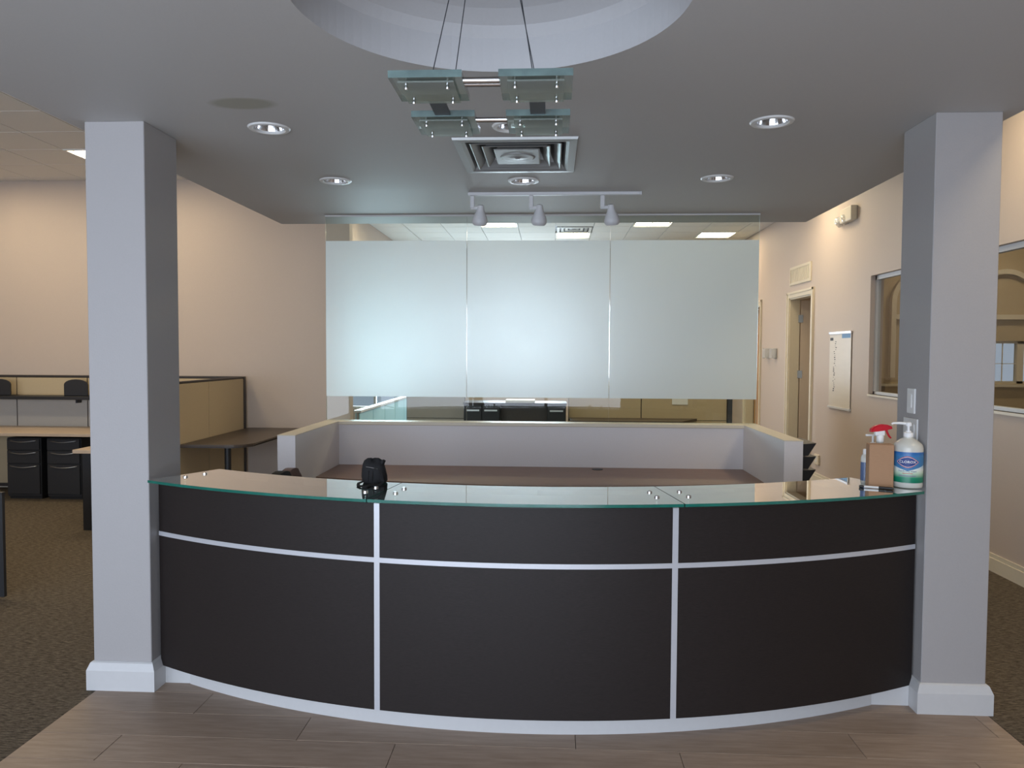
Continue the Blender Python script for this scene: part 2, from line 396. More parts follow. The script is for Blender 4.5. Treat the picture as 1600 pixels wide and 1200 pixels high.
# ceiling slab and tiles
ce = struct('ceiling', box(B(-9, 7.2, YF, 10.14, ZC+.02, ZC+.12), -9, 5.34, 10.14, YR, ZC+.02, ZC+.12), 'grid_metal')
T = .615
tile_me = {}
def tiles(xo, yo, x0, x1, y0, y1, skip, bright=()):
    i0, i1 = math.floor((x0-xo)/T), math.ceil((x1-xo)/T); j0, j1 = math.floor((y0-yo)/T), math.ceil((y1-yo)/T)
    for i in range(i0, i1):
        for j in range(j0, j1):
            if (i, j) in skip: continue
            a0, a1 = max(x0, xo+i*T), min(x1, xo+(i+1)*T); b0, b1 = max(y0, yo+j*T), min(y1, yo+(j+1)*T)
            if a1-a0 < .05 or b1-b0 < .05: continue
            key = (round(a1-a0, 3), round(b1-b0, 3))
            if key not in tile_me:
                o = obj('ceiling_tile', B(.006, a1-a0-.006, .006, b1-b0-.006, -.002, .018), 'tile_ceiling', ce); tile_me[key] = o.data
            else:
                o = bpy.data.objects.new('ceiling_tile', tile_me[key]); C.objects.link(o); o.parent = ce
            o.location = (a0, b0, ZC)
LX, LY = -5.01, 7.66
BX, BY = .05, 12.58
Lskip = {(0, 0), (-3, -4), (3, -4), (-3, 0), (0, -4)}
Bskip = {(-2, -1), (0, 0), (0, 1), (2, -1), (4, 1), (-4, -3), (-2, -5), (2, -5), (4, -5)}
tiles(LX, LY, -8.7, -2.42, 4.6, YB, Lskip)
tiles(BX, BY, -2.42, XW, 6.66, YR, Bskip)
tiles(BX, BY, -2.95, -2.42, YB+.14, YR, Bskip)

# ------------------------------------------------------------------ ceiling troffers (lit)
def make_troffer():
    t = thing('ceiling_light', (0,0,0), '', 'ceiling light', 'lit ceiling troffers')
    fr = bmesh.new()
    for a in ((0, T, 0, .025), (0, T, T-.025, T), (0, .025, .025, T-.025), (T-.025, T, .025, T-.025)): box(fr, a[0], a[1], a[2], a[3], -.012, .02)
    obj('frame', fr, 'troffer_white', t)
    for k in (0, 1):
        lens = bmesh.new()
        y0 = .06; y1 = T-.06; x0 = .05 + k*.27; x1 = x0 + .245
        n = 6; prev = None
        for i in range(n+1):
            s = i/n; xx = x0 + (x1-x0)*s; z = .012 - .022*math.sin(PI*s)
            a, b_ = lens.verts.new((xx, y0, z)), lens.verts.new((xx, y1, z))
            if prev: lens.faces.new((prev[0], prev[1], b_, a))
            prev = (a, b_)
        obj('lens', lens, 'troffer_lens', t, smooth='all')
    obj('reflector', B(.025, T-.025, .025, T-.025, .014, .019), 'troffer_white', t)
    return t
tr = make_troffer()
spots = [((LX, LY), 'lit square ceiling light half hidden by the left column'),
         ((BX-2*T, BY-T), 'lit ceiling light seen through glass behind the leftmost track lamp'),
         ((BX, BY+T), 'lit ceiling light seen through glass beyond the silver air diffuser'),
         ((BX+2*T, BY-T), 'lit ceiling light seen at the soffit edge through the right glass pane'),
         ((BX+4*T, BY+T), 'lit ceiling light nearest the right wall, seen through the right glass pane'),
         ((LX-3*T, LY-4*T), None), ((LX+3*T, LY-4*T), None), ((LX-3*T, LY), None), ((LX, LY-4*T), None),
         ((BX-4*T, BY-3*T), None), ((BX-2*T, BY-5*T), None), ((BX+2*T, BY-5*T), None), ((BX+4*T, BY-5*T), None)]
for i, ((x, y), lab) in enumerate(spots):
    lab = lab or 'lit ceiling light out of sight, added to brighten the rooms'  # spots without their own label are unseen lamps added for warm light
    if i == 0: tr.location = (x, y, ZC); tr['label'] = lab
    else: dup(tr, (x, y, ZC), lab)
# unseen warm lamps added over the right corridor and the offices
for k, (x, y) in enumerate(((2.5, 5.2), (2.5, 2.4), (5.0, 8.3), (5.0, 5.0), (3.9, 12.0))):
    dup(tr, (x, y, ZC), 'lit ceiling light out of sight, added to brighten the rooms')
# square supply diffuser beyond the glass
dz = thing('air_diffuser', (BX, BY, ZC), 'silver louvred square air diffuser in the tiled ceiling beyond the glass', 'air vent')
for k in range(4):
    i0 = .02 + k*.07
    rb = bmesh.new()
    for a in ((i0, T-i0, i0, i0+.045), (i0, T-i0, T-i0-.045, T-i0), (i0, i0+.045, i0+.045, T-i0-.045), (T-i0-.045, T-i0, i0+.045, T-i0-.045)):
        box(rb, a[0], a[1], a[2], a[3], -.014+k*.006, -.008+k*.006)
    obj('vane', rb, 'diffuser_metal' if k % 2 else 'troffer_white', dz)
obj('back_plate', B(0, T, 0, T, .016, .02), 'dark_metal', dz)

# ------------------------------------------------------------------ soffit with round recess and openings
DL = [(-1.42, 3.805), (-.20, 3.82), (1.05, 3.785), (-1.42, 4.98), (-.19, 5.015), (1.045, 4.98)]
CIR = (-.20, 2.445, .637)
ADX0, ADX1, ADY0, ADY1 = -.53, .13, 4.00, 4.74
def soffit():
    x0, x1, y0, y1 = -2.377, 2.143, YF, 6.653
    bm = bmesh.new()
    def loop(pts, z=ZS):
        vs = [bm.verts.new((p[0], p[1], z)) for p in pts]
        return vs, [bm.edges.new((vs[i], vs[(i+1) % len(vs)])) for i in range(len(vs))]
    rect, e0 = loop([(x0,y0),(x1,y0),(x1,y1),(x0,y1)])
    edges = list(e0)
    cvs, e = loop([(CIR[0]+CIR[2]*math.cos(2*PI*k/96), CIR[1]+CIR[2]*math.sin(2*PI*k/96)) for k in range(96)]); edges += e
    holes = []
    for x, y in DL:
        v, e = loop([(x+.08*math.cos(2*PI*k/32), y+.08*math.sin(2*PI*k/32)) for k in range(32)]); edges += e; holes.append((v, .14))
    v, e = loop([(ADX0+.06,ADY0+.06),(ADX1-.06,ADY0+.06),(ADX1-.06,ADY1-.06),(ADX0+.06,ADY1-.06)]); edges += e; holes.append((v, .2))
    bmesh.ops.triangle_fill(bm, use_beauty=True, use_dissolve=False, edges=edges)
    def raise_(vs, h, cap=True):
        up = [bm.verts.new((w.co.x, w.co.y, w.co.z+h)) for w in vs]
        for i in range(len(vs)): bm.faces.new((vs[i], vs[(i+1) % len(vs)], up[(i+1) % len(vs)], up[i]))
        if cap: bm.faces.new(up)
        return up
    for v, h in holes: raise_(v, h)
    raise_(rect, ZC-ZS-.02)
    # round recess: upright rim, then a shallow dome
    n0 = len(bm.faces)
    bm.faces.ensure_lookup_table()
    up = raise_(cvs, .13, cap=False)
    prev = up
    for k in range(1, 7):
        a = k/6*PI/2; rr = math.cos(a); zz = .13 + .16*math.sin(a)
        if k < 6:
            ring = [bm.verts.new((CIR[0]+(w.co.x-CIR[0])*rr, CIR[1]+(w.co.y-CIR[1])*rr, ZS+zz)) for w in up]
            for i in range(96): bm.faces.new((prev[i], prev[(i+1) % 96], ring[(i+1) % 96], ring[i]))
            prev = ring
        else: bm.faces.new(prev)
    bm.faces.ensure_lookup_table()
    for f in bm.faces[n0:]: f.material_index = 1
    me = bpy.data.meshes.new('ceiling_soffit'); bmesh.ops.recalc_face_normals(bm, faces=bm.faces[:])
    bm.to_mesh(me); bm.free(); o = bpy.data.objects.new('ceiling_soffit', me); C.objects.link(o)
    me.materials.append(M['soffit_paint']); me.materials.append(M['recess_paint'])
    o['kind'] = 'structure'
soffit()

# ------------------------------------------------------------------ columns with base boards
def column(name, bname, x0, x1):
    struct(name, B(x0, x1, CY0, CY1, 0, ZS, bev=.003), 'paint')
    bm = bmesh.new()
    prof = [(.026, 0), (.026, .100), (.012, .136), (.004, .142)]
    rings = []
    for d, z in prof:
        rings.append([bm.verts.new(p) for p in ((x0-d, CY0-d, z), (x1+d, CY0-d, z), (x1+d, CY1+d, z), (x0-d, CY1+d, z))])
    for a, b_ in zip(rings, rings[1:]):
        for k in range(4): bm.faces.new((a[k], a[(k+1) % 4], b_[(k+1) % 4], b_[k]))
    bm.faces.new(list(reversed(rings[0]))); bm.faces.new(rings[-1])
    struct(bname, bm, 'trim_white')
column('column_left', 'baseboard_column_left', CLX0, CLX1)
column('column_right', 'baseboard_column_right', CRX0, CRX1)
# base boards along the right wall
bm = bmesh.new()
for a, b_ in ((YF, 10.33), (11.55, 12.85)): box(bm, XW-.018, XW, a, b_, 0, .105); box(bm, XW-.012, XW, a, b_, .105, .139)
struct('baseboard_right', bm, 'trim_cream')
struct('baseboard_back_left', B(-9, -2.42, YB-.016, YB, 0, .139), 'trim_cream')

# ------------------------------------------------------------------ reception desk
RP = 3.90
AE, AJ = .498, .1685
d = thing('reception_desk', (DCX, DCY-RP, 0), 'long curved dark wood reception desk with silver strips between the columns', 'desk')
obj('kick_board', arc_slab(bmesh.new(), DCX, DCY, 3.74, 3.822, -.466, .452, 0, .115, 40), 'trim_white', d, True, smooth=True)
obj('filler_board', B(-1.965, -1.80, 3.752, 3.80, 0, .115), 'trim_white', d, True)
obj('filler_board', B(1.54, 1.735, 3.726, 3.77, 0, .115), 'trim_white', d, True)
obj('carcass', arc_slab(bmesh.new(), DCX, DCY, 3.74, RP-.016, -AE, AE, .105, 1.012, 40), 'laminate_dark', d, True, smooth=True)
SW = .0033
for lo, hi in ((.100, .766), (.788, 1.030)):
    for a0, a1 in ((-AE, -AJ-SW), (-AJ+SW, AJ-SW), (AJ+SW, AE)):
        obj('panel', arc_slab(bmesh.new(), DCX, DCY, RP-.016, RP, a0, a1, lo, hi, 14), 'laminate_dark', d, True, smooth=True)
obj('counter_board', arc_slab(bmesh.new(), DCX, DCY, 3.60, RP-.016, -AE+.002, AE-.002, 1.012, 1.030, 40), 'laminate_dark', d, True, smooth=True)
for s in (-1, 1):
    obj('vertical_strip', arc_slab(bmesh.new(), DCX, DCY, RP-.014, RP+.002, s*AJ-SW, s*AJ+SW, .100, 1.030, 1), 'silver_strip', d, True)
for a0, a1 in ((-AE, -AJ-SW), (-AJ+SW, AJ-SW), (AJ+SW, AE)):
    obj('horizontal_strip', arc_slab(bmesh.new(), DCX, DCY, RP-.014, RP+.002, a0, a1, .766, .788, 14), 'silver_strip', d, True, smooth=True)
for i, (a0, a1) in enumerate(((-.478, -AJ-.0006), (-AJ+.0006, AJ-.0006), (AJ+.0006, .474))):
    g = obj('glass_top', arc_slab(bmesh.new(), DCX, DCY, 3.592, 4.012, a0, a1, 1.056, 1.069, 16, edge_slot=1), ['counter_glass', 'counter_glass_edge'], d, True)
    for a in (a0+.018 if i else a0+.02, a1-.018):
        for r in (3.743, 3.858):
            cx, cy = DCX + r*math.sin(a), DCY - r*math.cos(a)
            st = bmesh.new(); lathe(st, [(.011, 1.030), (.011, 1.055)], 14, (cx, cy, 0)); 
            if not (i == 2 and a > .4): lathe(st, [(.0115, 1.0695), (.0115, 1.0745), (.008, 1.0765)], 14, (cx, cy, 0))
            obj('standoff', st, 'chrome', d, True, smooth=True)

# ------------------------------------------------------------------ low wall with wings, cream cap and the glass partition
ZL = 1.126
bm = bmesh.new()
box(bm, -1.868, 1.66, 6.19, 6.31, 0, ZL-.028); box(bm, -1.868, -1.744, 5.113, 6.19, 0, ZL-.006); box(bm, 1.538, 1.66, 5.113, 6.19, 0, ZL-.006)
lw = struct('wall_low_reception', bm, 'low_wall_paint')
bm = bmesh.new()
box(bm, -1.875, 1.668, 6.17, 6.33, ZL-.028, ZL, bev=.004); box(bm, -1.869, -1.743, 5.112, 6.17, ZL-.006, ZL); box(bm, 1.537, 1.661, 5.112, 6.17, ZL-.006, ZL)
struct('trim_1', bm, 'trim_cream')
gx = [-1.866, -.6965, .466, 1.652]
labs = ['left glass pane of the reception partition with wide frosted band', 'middle glass pane of the reception partition with wide frosted band', 'right glass pane of the reception partition with wide frosted band']
for i in range(3):
    x0, x1 = gx[i]+.0015, gx[i+1]-.0015
    t = thing('glass_partition', ((x0+x1)/2, YG, ZL), labs[i], 'glass panel', 'panes of the reception glass partition')
    bm = B(x0, x1, YG-.005, YG+.005, ZL, ZS-.001)
    for f in bm.faces:
        if abs(f.normal.y) < .5: f.material_index = 1
    bm.normal_update()
    for f in bm.faces: f.material_index = 0 if abs(f.normal.y) > .5 else 1
    obj('pane', bm, ['partition_glass', 'partition_edge'], t, True)
    obj('frosted_film', B(x0+.001, x1-.001, YG-.0062, YG-.0055, 1.328, 2.605), 'frosted_film', t, True)
struct('trim_2', B(gx[0], gx[3], YG-.018, YG+.018, ZS-.012, ZS), 'soffit_paint')

# back counter between the wings
bc = thing('back_counter', (0, 6.1, .73), 'brown wood counter along the low wall behind the reception desk', 'counter')
n = 24; x0, x1 = -1.742, 1.536
pts = []
for i in range(n+1):
    s = i/n; x = x0 + (x1-x0)*s; u = (s-.5)*2
    pts.append((x, 5.56 - .25*(1-u*u)))
pts += [(x1, 6.188), (x0, 6.188)]
obj('worktop', prism(bmesh.new(), pts, .735, .768), 'walnut_laminate', bc, True)
for x in (-1.70, -.1, 1.47):
    obj('support_panel', B(x, x+.03, 5.65, 6.18, 0, .735), 'laminate_dark', bc, True)
obj('cable_grommet', lathe(bmesh.new(), [(.045, .768), (.045, .771), (.032, .773)], 20, (.37, 6.09, 0)), 'black_plastic', bc, True)

# three-tier file holder on the right wing
fh = thing('wall_file_holder', (1.661, 5.2, .83), 'black three-tier file holder hung on the outside of the right low wall', 'file holder')
for k in range(3):
    z1 = 1.112 - k*.088; z0 = z1-.088
    bm = bmesh.new()
    ypair = (5.13, 5.45)
    vs = []
    for y in ypair:
        vs.append([bm.verts.new((x, y, z)) for x, z in ((1.662, z0), (1.70, z0), (1.752, z1-.004), (1.662, z1-.012))])
    a, b_ = vs
    bm.faces.new(a); bm.faces.new(list(reversed(b_)))
    for i in range(4): bm.faces.new((a[i], b_[i], b_[(i+1) % 4], a[(i+1) % 4]))
    obj('pocket', bm, 'black_plastic', fh, True)

# ------------------------------------------------------------------ round recess pendant
pd = thing('pendant_light', (-.20, 2.385, ZS+.285), 'chrome pendant with four square thick glass plates below the round ceiling recess', 'pendant light')
obj('canopy', lathe(bmesh.new(), [(.075, ZS+.262), (.08, ZS+.27), (.08, ZS+.289)], 28, (-.2, 2.385, 0)), 'chrome', pd, True, smooth=True)
PX = (-.353, -.049); PY = (2.21, 2.56); PZ = 2.45
for x in PX:
    for y in PY:
        bm = B(x-.102, x+.102, y-.100, y+.100, PZ, PZ+.020)
        bm.normal_update()
        for f in bm.faces: f.material_index = 0 if abs(f.normal.z) > .5 else 1
        g = obj('glass_plate', bm, ['lamp_glass', 'lamp_glass_edge'], pd, True)
        obj('lower_glass', B(x-.078, x+.078, y-.088, y+.088, PZ-.010, PZ-.005), 'lamp_glass', g, True)
        obj('lamp_tray', B(x-.07, x+.07, y-.07, y+.07, PZ+.0205, PZ+.030, bev=.003), 'brushed_metal', pd, True)
        for sx in (-.058, .058):
            for sy in (-.062, .062):
                st = bmesh.new()
                lathe(st, [(.003, PZ-.010), (.003, PZ+.021)], 8, (x+sx, y+sy, 0)); lathe(st, [(.0045, PZ-.020), (.006, PZ-.015), (.0045, PZ-.010)], 10, (x+sx, y+sy, 0))
                obj('stud', st, 'chrome', g, True, smooth=True)
for y in PY:
    for dy in ((-.012, .014) if y == PY[0] else (0,)):
        obj('crossbar', tube(bmesh.new(), [(PX[0]+.10, y-.03+dy, PZ+.010), (PX[1]-.10, y-.03+dy, PZ+.010)], .0095, 12), 'chrome', pd, True, smooth=True)
for x in PX:
    obj('side_bar', B(x-.024, x+.024, PY[0]+.10, PY[1]-.10, PZ+.004, PZ+.014), 'dark_metal', pd, True)
for x, y, xt, yt in ((-.345, 2.20, -.250, 2.36), (-.297, 2.30, -.235, 2.395), (-.060, 2.20, -.150, 2.36), (-.050, 2.30, -.165, 2.40)):
    obj('wire', tube(bmesh.new(), [(x, y, PZ+.045), (xt, yt, ZS+.265)], .0015, 6), 'dark_metal', pd, True)

# ------------------------------------------------------------------ downlights
def make_downlight():
    t = thing('downlight', (0,0,0), '', 'downlight', 'recessed downlights in the soffit')
    obj('trim_ring', lathe(bmesh.new(), [(.074, .004), (.074, -.004), (.080, -.009), (.098, -.007), (.104, 0)], 40, capb=False, capt=False), 'white_plastic', t, smooth=True)
    obj('reflector', lathe(bmesh.new(), [(.076, -.002), (.070, .03), (.056, .07), (.045, .085)], 40, capb=False), 'chrome', t, smooth=True)
    bb = lathe(bmesh.new(), [(.040, .030), (.042, .034), (.036, .06), (.018, .084)], 24)
    obj('bulb', bb, 'lamp_clear', t, smooth=True)
    return t
dl = make_downlight()
dlab = ['recessed downlight in the soffit beside the oval paint patch, near the left column', 'recessed downlight partly hidden behind the pendant glass',
        'recessed downlight in the soffit nearest the right column', 'recessed downlight in the soffit above the left glass pane',
        'recessed downlight between the square air diffuser and the track lights', 'recessed downlight in the soffit above the right glass pane']
for i, (x, y) in enumerate(DL):
    if i == 0: dl.location = (x, y, ZS); dl['label'] = dlab[0]
    else: dup(dl, (x, y, ZS), dlab[i])

# ------------------------------------------------------------------ ceiling air diffuser in the soffit
ad = thing('ceiling_diffuser', ((ADX0+ADX1)/2, (ADY0+ADY1)/2, ZS), 'large square metal air diffuser in the grey soffit under the pendant', 'air vent')
def sq_ring(bm, i0, z0, i1, z1):
    r = []
    for i, z in ((i0, z0), (i1, z1)):
        r.append([bm.verts.new(p) for p in ((ADX0+i, ADY0+i, z), (ADX1-i, ADY0+i, z), (ADX1-i, ADY1-i, z), (ADX0+i, ADY1-i, z))])
    for k in range(4): bm.faces.new((r[0][k], r[0][(k+1) % 4], r[1][(k+1) % 4], r[1][k]))
bm = bmesh.new(); sq_ring(bm, 0, ZS-.001, .004, ZS-.014); sq_ring(bm, .004, ZS-.014, .045, ZS-.016); sq_ring(bm, .045, ZS-.016, .062, ZS-.004); sq_ring(bm, .062, ZS-.004, .075, ZS+.02)
obj('frame', bm, 'diffuser_metal', ad, True)
for k, (a, b_) in enumerate(((.075, .045), (.135, .105), (.195, .17))):
    bm = bmesh.new(); i_in = a+.055
    # a flared cone: low lip outside, rising towards the middle
    sq_ring(bm, a+.01, ZS-.012+k*.002, a+.016, ZS-.014+k*.002); sq_ring(bm, a+.016, ZS-.014+k*.002, a+.05, ZS+.02); sq_ring(bm, a+.05, ZS+.02, a+.072, ZS+.07)
    obj('cone', bm, 'diffuser_metal', ad, True)
bm = bmesh.new()
sq_ring(bm, .207, ZS-.008, .211, ZS-.012)
bm.faces.new([bm.verts.new(p) for p in ((ADX0+.211, ADY0+.211, ZS-.012), (ADX1-.211, ADY0+.211, ZS-.012), (ADX1-.211, ADY1-.211, ZS-.012), (ADX0+.211, ADY1-.211, ZS-.012))])
cpl = obj('centre_plate', bm, 'diffuser_metal', ad, True)
obj('adjuster', lathe(bmesh.new(), [(.10, ZS-.0125), (.085, ZS-.016), (.07, ZS-.0135), (.05, ZS-.017), (.02, ZS-.015), (.012, ZS-.022)], 32, ((ADX0+ADX1)/2, (ADY0+ADY1)/2, 0)), 'diffuser_metal', cpl, True, smooth='all')

# ------------------------------------------------------------------ track light
tk = thing('track_light', (0, 5.38, ZS), 'white ceiling track with three bell-shaped spot heads before the glass', 'track light')
obj('track', B(-.594, .603, 5.362, 5.398, ZS-.022, ZS, bev=.003), 'track_white', tk, True)
obj('end_cap', B(.603, .612, 5.360, 5.400, ZS-.024, ZS), 'track_white', tk, True)
for xs, tilt in ((-.562, .04), (-.150, .02), (.345, -.05)):
    st = bmesh.new(); box(st, xs-.016, xs+.016, 5.366, 5.394, ZS-.11, ZS-.022, bev=.005)
    box(st, xs-.013, xs+.045, 5.370, 5.390, ZS-.118, ZS-.095, bev=.004)
    arm = obj('stem', st, 'track_white', tk, True)
    hd = lathe(bmesh.new(), [(.010, .014), (.022, .010), (.025, -.012), (.030, -.034), (.043, -.060), (.053, -.086), (.055, -.102), (.051, -.118), (.040, -.130), (.034, -.124)], 28)
    hd.transform(Matrix.Translation((xs+.058, 5.38, ZS-.098)) @ Matrix.Rotation(tilt*2, 4, 'Y') @ Matrix.Rotation(.22, 4, 'X'))
    obj('spot_head', hd, 'track_white', tk, True, smooth=True)

# ------------------------------------------------------------------ light switches on the right column
def switch(name, xf, y0, y1, z0, z1, n, label, cat='light switch'):
    t = thing(name, (xf, (y0+y1)/2, z0), label, cat)
    obj('plate', B(xf-.008, xf, y0, y1, z0, z1, bev=.002), 'white_plastic', t, True)
    w = (y1-y0)/n
    for k in range(n):
        c = y0 + w*(k+.5)
        obj('rocker', B(xf-.0125, xf-.008, c-.016, c+.016, (z0+z1)/2-.033, (z0+z1)/2+.033, bev=.0015), 'white_plastic', t, True)
    return t
switch('light_switch', CRX0, 3.79, 3.868, 1.41, 1.532, 1, 'white single dimmer switch on the right column, upper of two plates')
switch('light_switch', CRX0, 3.758, 3.90, 1.27, 1.386, 2, 'white double switch plate on the right column behind the pump bottle')

# ------------------------------------------------------------------ right wall fittings
# interior window to the office
w1 = bmesh.new(); a0, a1, c0, c1 = WIN1
for q in ((a0, a1, c1-.045, c1), (a0, a1, c0, c0+.03), (a0, a0+.035, c0, c1), (a1-.035, a1, c0, c1), (6.62, 6.66, c0, c1)):
    box(w1, XW+.05, XW+.10, q[0], q[1], q[2], q[3])
wo = struct('window_1', w1, 'trim_white')
for q in ((a0+.035, 6.62), (6.66, a1-.035)):
    obj('pane', B(XW+.072, XW+.078, q[0], q[1], c0+.03, c1-.045), 'window_glass', wo)
obj('sill', B(XW-.012, XW+.05, a0, a1, c0-.022, c0), 'trim_cream', wo)
# arch moulding and window on the office's rear wall
bm = bmesh.new()
zspr = 2.36
for ac in (4.70, 5.69):
    def archpts(r): return [(ac+r*math.cos(PI-PI*k/24), zspr+r*math.sin(PI*k/24)) for k in range(25)]
    o_, i_ = [(ac-.41, 1.40)] + archpts(.41) + [(ac+.41, 1.40)], [(ac-.35, 1.40)] + archpts(.35) + [(ac+.35, 1.40)]
    ro, ri, rb1, rb2 = ([bm.verts.new((p[0], y, p[1])) for p in q] for q, y in ((o_, 9.93), (i_, 9.93), (o_, 10.0), (i_, 10.0)))
    for k in range(len(ro)-1):
        bm.faces.new((ro[k], ro[k+1], ri[k+1], ri[k])); bm.faces.new((ro[k], rb1[k], rb1[k+1], ro[k+1])); bm.faces.new((ri[k], ri[k+1], rb2[k+1], rb2[k]))
    box(bm, ac-.40, ac+.40, 9.935, 10.0, 2.14, 2.20)
box(bm, 3.62, 7.1, 9.92, 10.0, 1.29, 1.32)
struct('trim_3', bm, 'trim_cream')
bm = bmesh.new(); a0, a1, c0, c1 = OW
for q in ((a0, a1, c1-.03, c1), (a0, a1, c0, c0+.03), (a0, a0+.03, c0, c1), (a1-.03, a1, c0, c1), (5.90, 5.98, c0, c1)): box(bm, q[0], q[1], 10.03, 10.10, q[2], q[3])
for q in ((5.725, 5.735, c0, c1), (a0, a1, 1.58, 1.588)): box(bm, q[0], q[1], 10.05, 10.06, q[2], q[3])
wo = struct('window_2', bm, 'trim_cream')
obj('pane', B(a0+.03, a1-.03, 10.062, 10.066, c0+.03, c1-.03), 'window_glass', wo)

def door(name, tname, y0, y1, ztop, leafmat, ang):
    bm = bmesh.new(); cw = .085
    for q in ((y0-cw, y0, 0, ztop+cw), (y1, y1+cw, 0, ztop+cw), (y0, y1, ztop, ztop+cw)):
        box(bm, XW-.018, XW, *q[:2], *q[2:]); 
    for q in ((y0-cw, y0-cw+.03, 0, ztop+cw), (y1+cw-.03, y1+cw, 0, ztop+cw), (y0-cw, y1+cw, ztop+cw-.03, ztop+cw)):
        box(bm, XW-.028, XW-.018, *q[:2], *q[2:])
    for q in ((y0, y0+.02, 0, ztop), (y1-.02, y1, 0, ztop), (y0+.02, y1-.02, ztop-.02, ztop)): box(bm, XW, XW+.14, *q[:2], *q[2:])
    struct(tname, bm, 'trim_cream')
    w = y1-y0-.05
    e = bpy.data.objects.new(name, None); C.objects.link(e); e['kind'] = 'structure'
    e.location = (XW+.15, y1-.03, .01); e.rotation_euler = (0, 0, ang); e.empty_display_size = .1
    h = ztop-.04
    obj('leaf', B(0, .04, -w, 0, 0, h), leafmat, e)
    for z0, z1 in ((.25, 1.0), (1.15, h-.22)):
        for xx in (-.006, .04):
            bm = bmesh.new()
            for q in ((-w+.12, -.12, z0, z0+.03), (-w+.12, -.12, z1-.03, z1), (-w+.12, -w+.15, z0+.03, z1-.03), (-.15, -.12, z0+.03, z1-.03)): box(bm, xx, xx+.006, *q[:2], *q[2:])
            obj('panel_moulding', bm, leafmat, e)
    for z in (.3, h/2+.1, h-.32):
        obj('hinge', B(-.008, .002, -.035, .03, z, z+.11), 'hinge_steel', e)
    kb = lathe(bmesh.new(), [(.03, -.01), (.012, -.015), (.012, -.05), (.03, -.06), (.022, -.085)], 16, (0, -w+.07, 1.0), axis='x')
    obj('door_handle', kb, 'hinge_steel', e, smooth=True)
    return e
door('door_1', 'trim_4', 10.46, 11.42, 2.50, 'door_wood', 1.15)
door('door_2', 'trim_5', 12.98, 13.90, 2.50, 'door_orange', .25)

# return-air grille above the nearer door
vg = thing('wall_vent', (XW, 10.95, 2.68), 'cream slatted air grille on the wall above the nearer door', 'air vent')
bm = bmesh.new()
for q in ((10.50, 11.40, 2.905, 2.94), (10.50, 11.40, 2.68, 2.715), (10.50, 10.535, 2.715, 2.905), (11.365, 11.40, 2.715, 2.905)): box(bm, XW-.016, XW, *q)
obj('frame', bm, 'trim_cream', vg, True)
obj('back_plate', B(XW-.003, XW, 10.535, 11.365, 2.715, 2.905), 'panel_frame', vg, True)
sl = None
for k in range(16):
    y = 10.545 + k*.051
    if sl is None:
        sl = obj('slat', B(-.013, -.003, 0, .034, 2.715-2.68, 2.905-2.68), 'trim_cream', vg)
        sl.location = (0, y-10.95, 0)
    else:
        c = sl.copy(); C.objects.link(c); c.location = (0, y-10.95, 0)

# wall planner
pl = thing('wall_calendar', (XW, 9.4, 1.03), 'tall glossy wall calendar with a blue header hung between door and window', 'calendar')
sh = obj('sheet', B(XW-.012, XW-.008, 9.06, 9.74, 1.05, 1.95), 'planner_gloss', pl, True)
obj('top_rail', B(XW-.022, XW-.001, 9.05, 9.75, 1.94, 1.965), 'brushed_metal', pl, True)
obj('bottom_rail', B(XW-.022, XW-.001, 9.05, 9.75, 1.03, 1.055), 'trim_white', pl, True)
obj('header_block', B(XW-.0135, XW-.012, 9.08, 9.34, 1.885, 1.935), 'ink_blue', sh, True)
obj('header_note', B(XW-.0135, XW-.012, 9.62, 9.72, 1.86, 1.895), 'ink_black', sh, True)
bm = bmesh.new(); random.seed(3)
for k in range(26):
    z = 1.84 - k*.024; y = 9.54 + random.uniform(-.035, .03) + (.02 if k > 12 else 0); s = random.uniform(.006, .016)
    box(bm, XW-.0135, XW-.012, y, y+s*2.4, z, z+s*.8)
o = obj('handwriting', bm, 'ink_black', sh, True); o['kind'] = 'stuff'

# emergency light high on the wall
em = thing('emergency_light', (XW, 9.15, 3.22), 'white emergency light with twin clear lamp heads high on the right wall', 'emergency light')
obj('housing', B(XW-.075, XW, 8.99, 9.34, 3.235, 3.40, bev=.012, seg=2), 'trim_cream', em, True)
for y in (9.30, 9.50):
    bm = lathe(bmesh.new(), [(.022, 0), (.045, -.02), (.062, -.06), (.066, -.09), (.05, -.105)], 20)
    bm.transform(Matrix.Translation((XW-.085, y-.06, 3.31)) @ Matrix.Rotation(-.9, 4, 'Y') @ Matrix.Rotation(-.5, 4, 'X'))
    obj('lamp_head', bm, 'lamp_clear', em, True, smooth=True)
obj('lamp_bracket', B(XW-.06, XW-.01, 9.34, 9.56, 3.27, 3.33, bev=.008), 'white_plastic', em, True)

# thermostats under clear guards, wall outlet
for yc, lab in ((12.46, 'thermostat in a clear guard, the one nearer the far doorway'), (12.08, 'thermostat in a clear guard, the one nearer the wide doorway')):
    t = thing('thermostat', (XW, yc, 1.61), lab, 'thermostat', 'guarded thermostats on the right wall')
    obj('body', B(XW-.03, XW, yc-.045, yc+.045, 1.64, 1.75, bev=.005), 'white_plastic', t, True)
    obj('guard', B(XW-.085, XW, yc-.075, yc+.075, 1.615, 1.78, bev=.01), 'clear_plastic', t, True)
t = thing('wall_outlet', (XW, 10.12, .26), 'cream wall outlet plate low on the right wall beside the file holder', 'outlet')
obj('plate', B(XW-.022, XW, 10.04, 10.20, .255, .385, bev=.003), 'trim_cream', t, True)
for z in (.285, .33): obj('socket', B(XW-.025, XW-.022, 10.095, 10.145, z, z+.03), 'white_plastic', t, True)

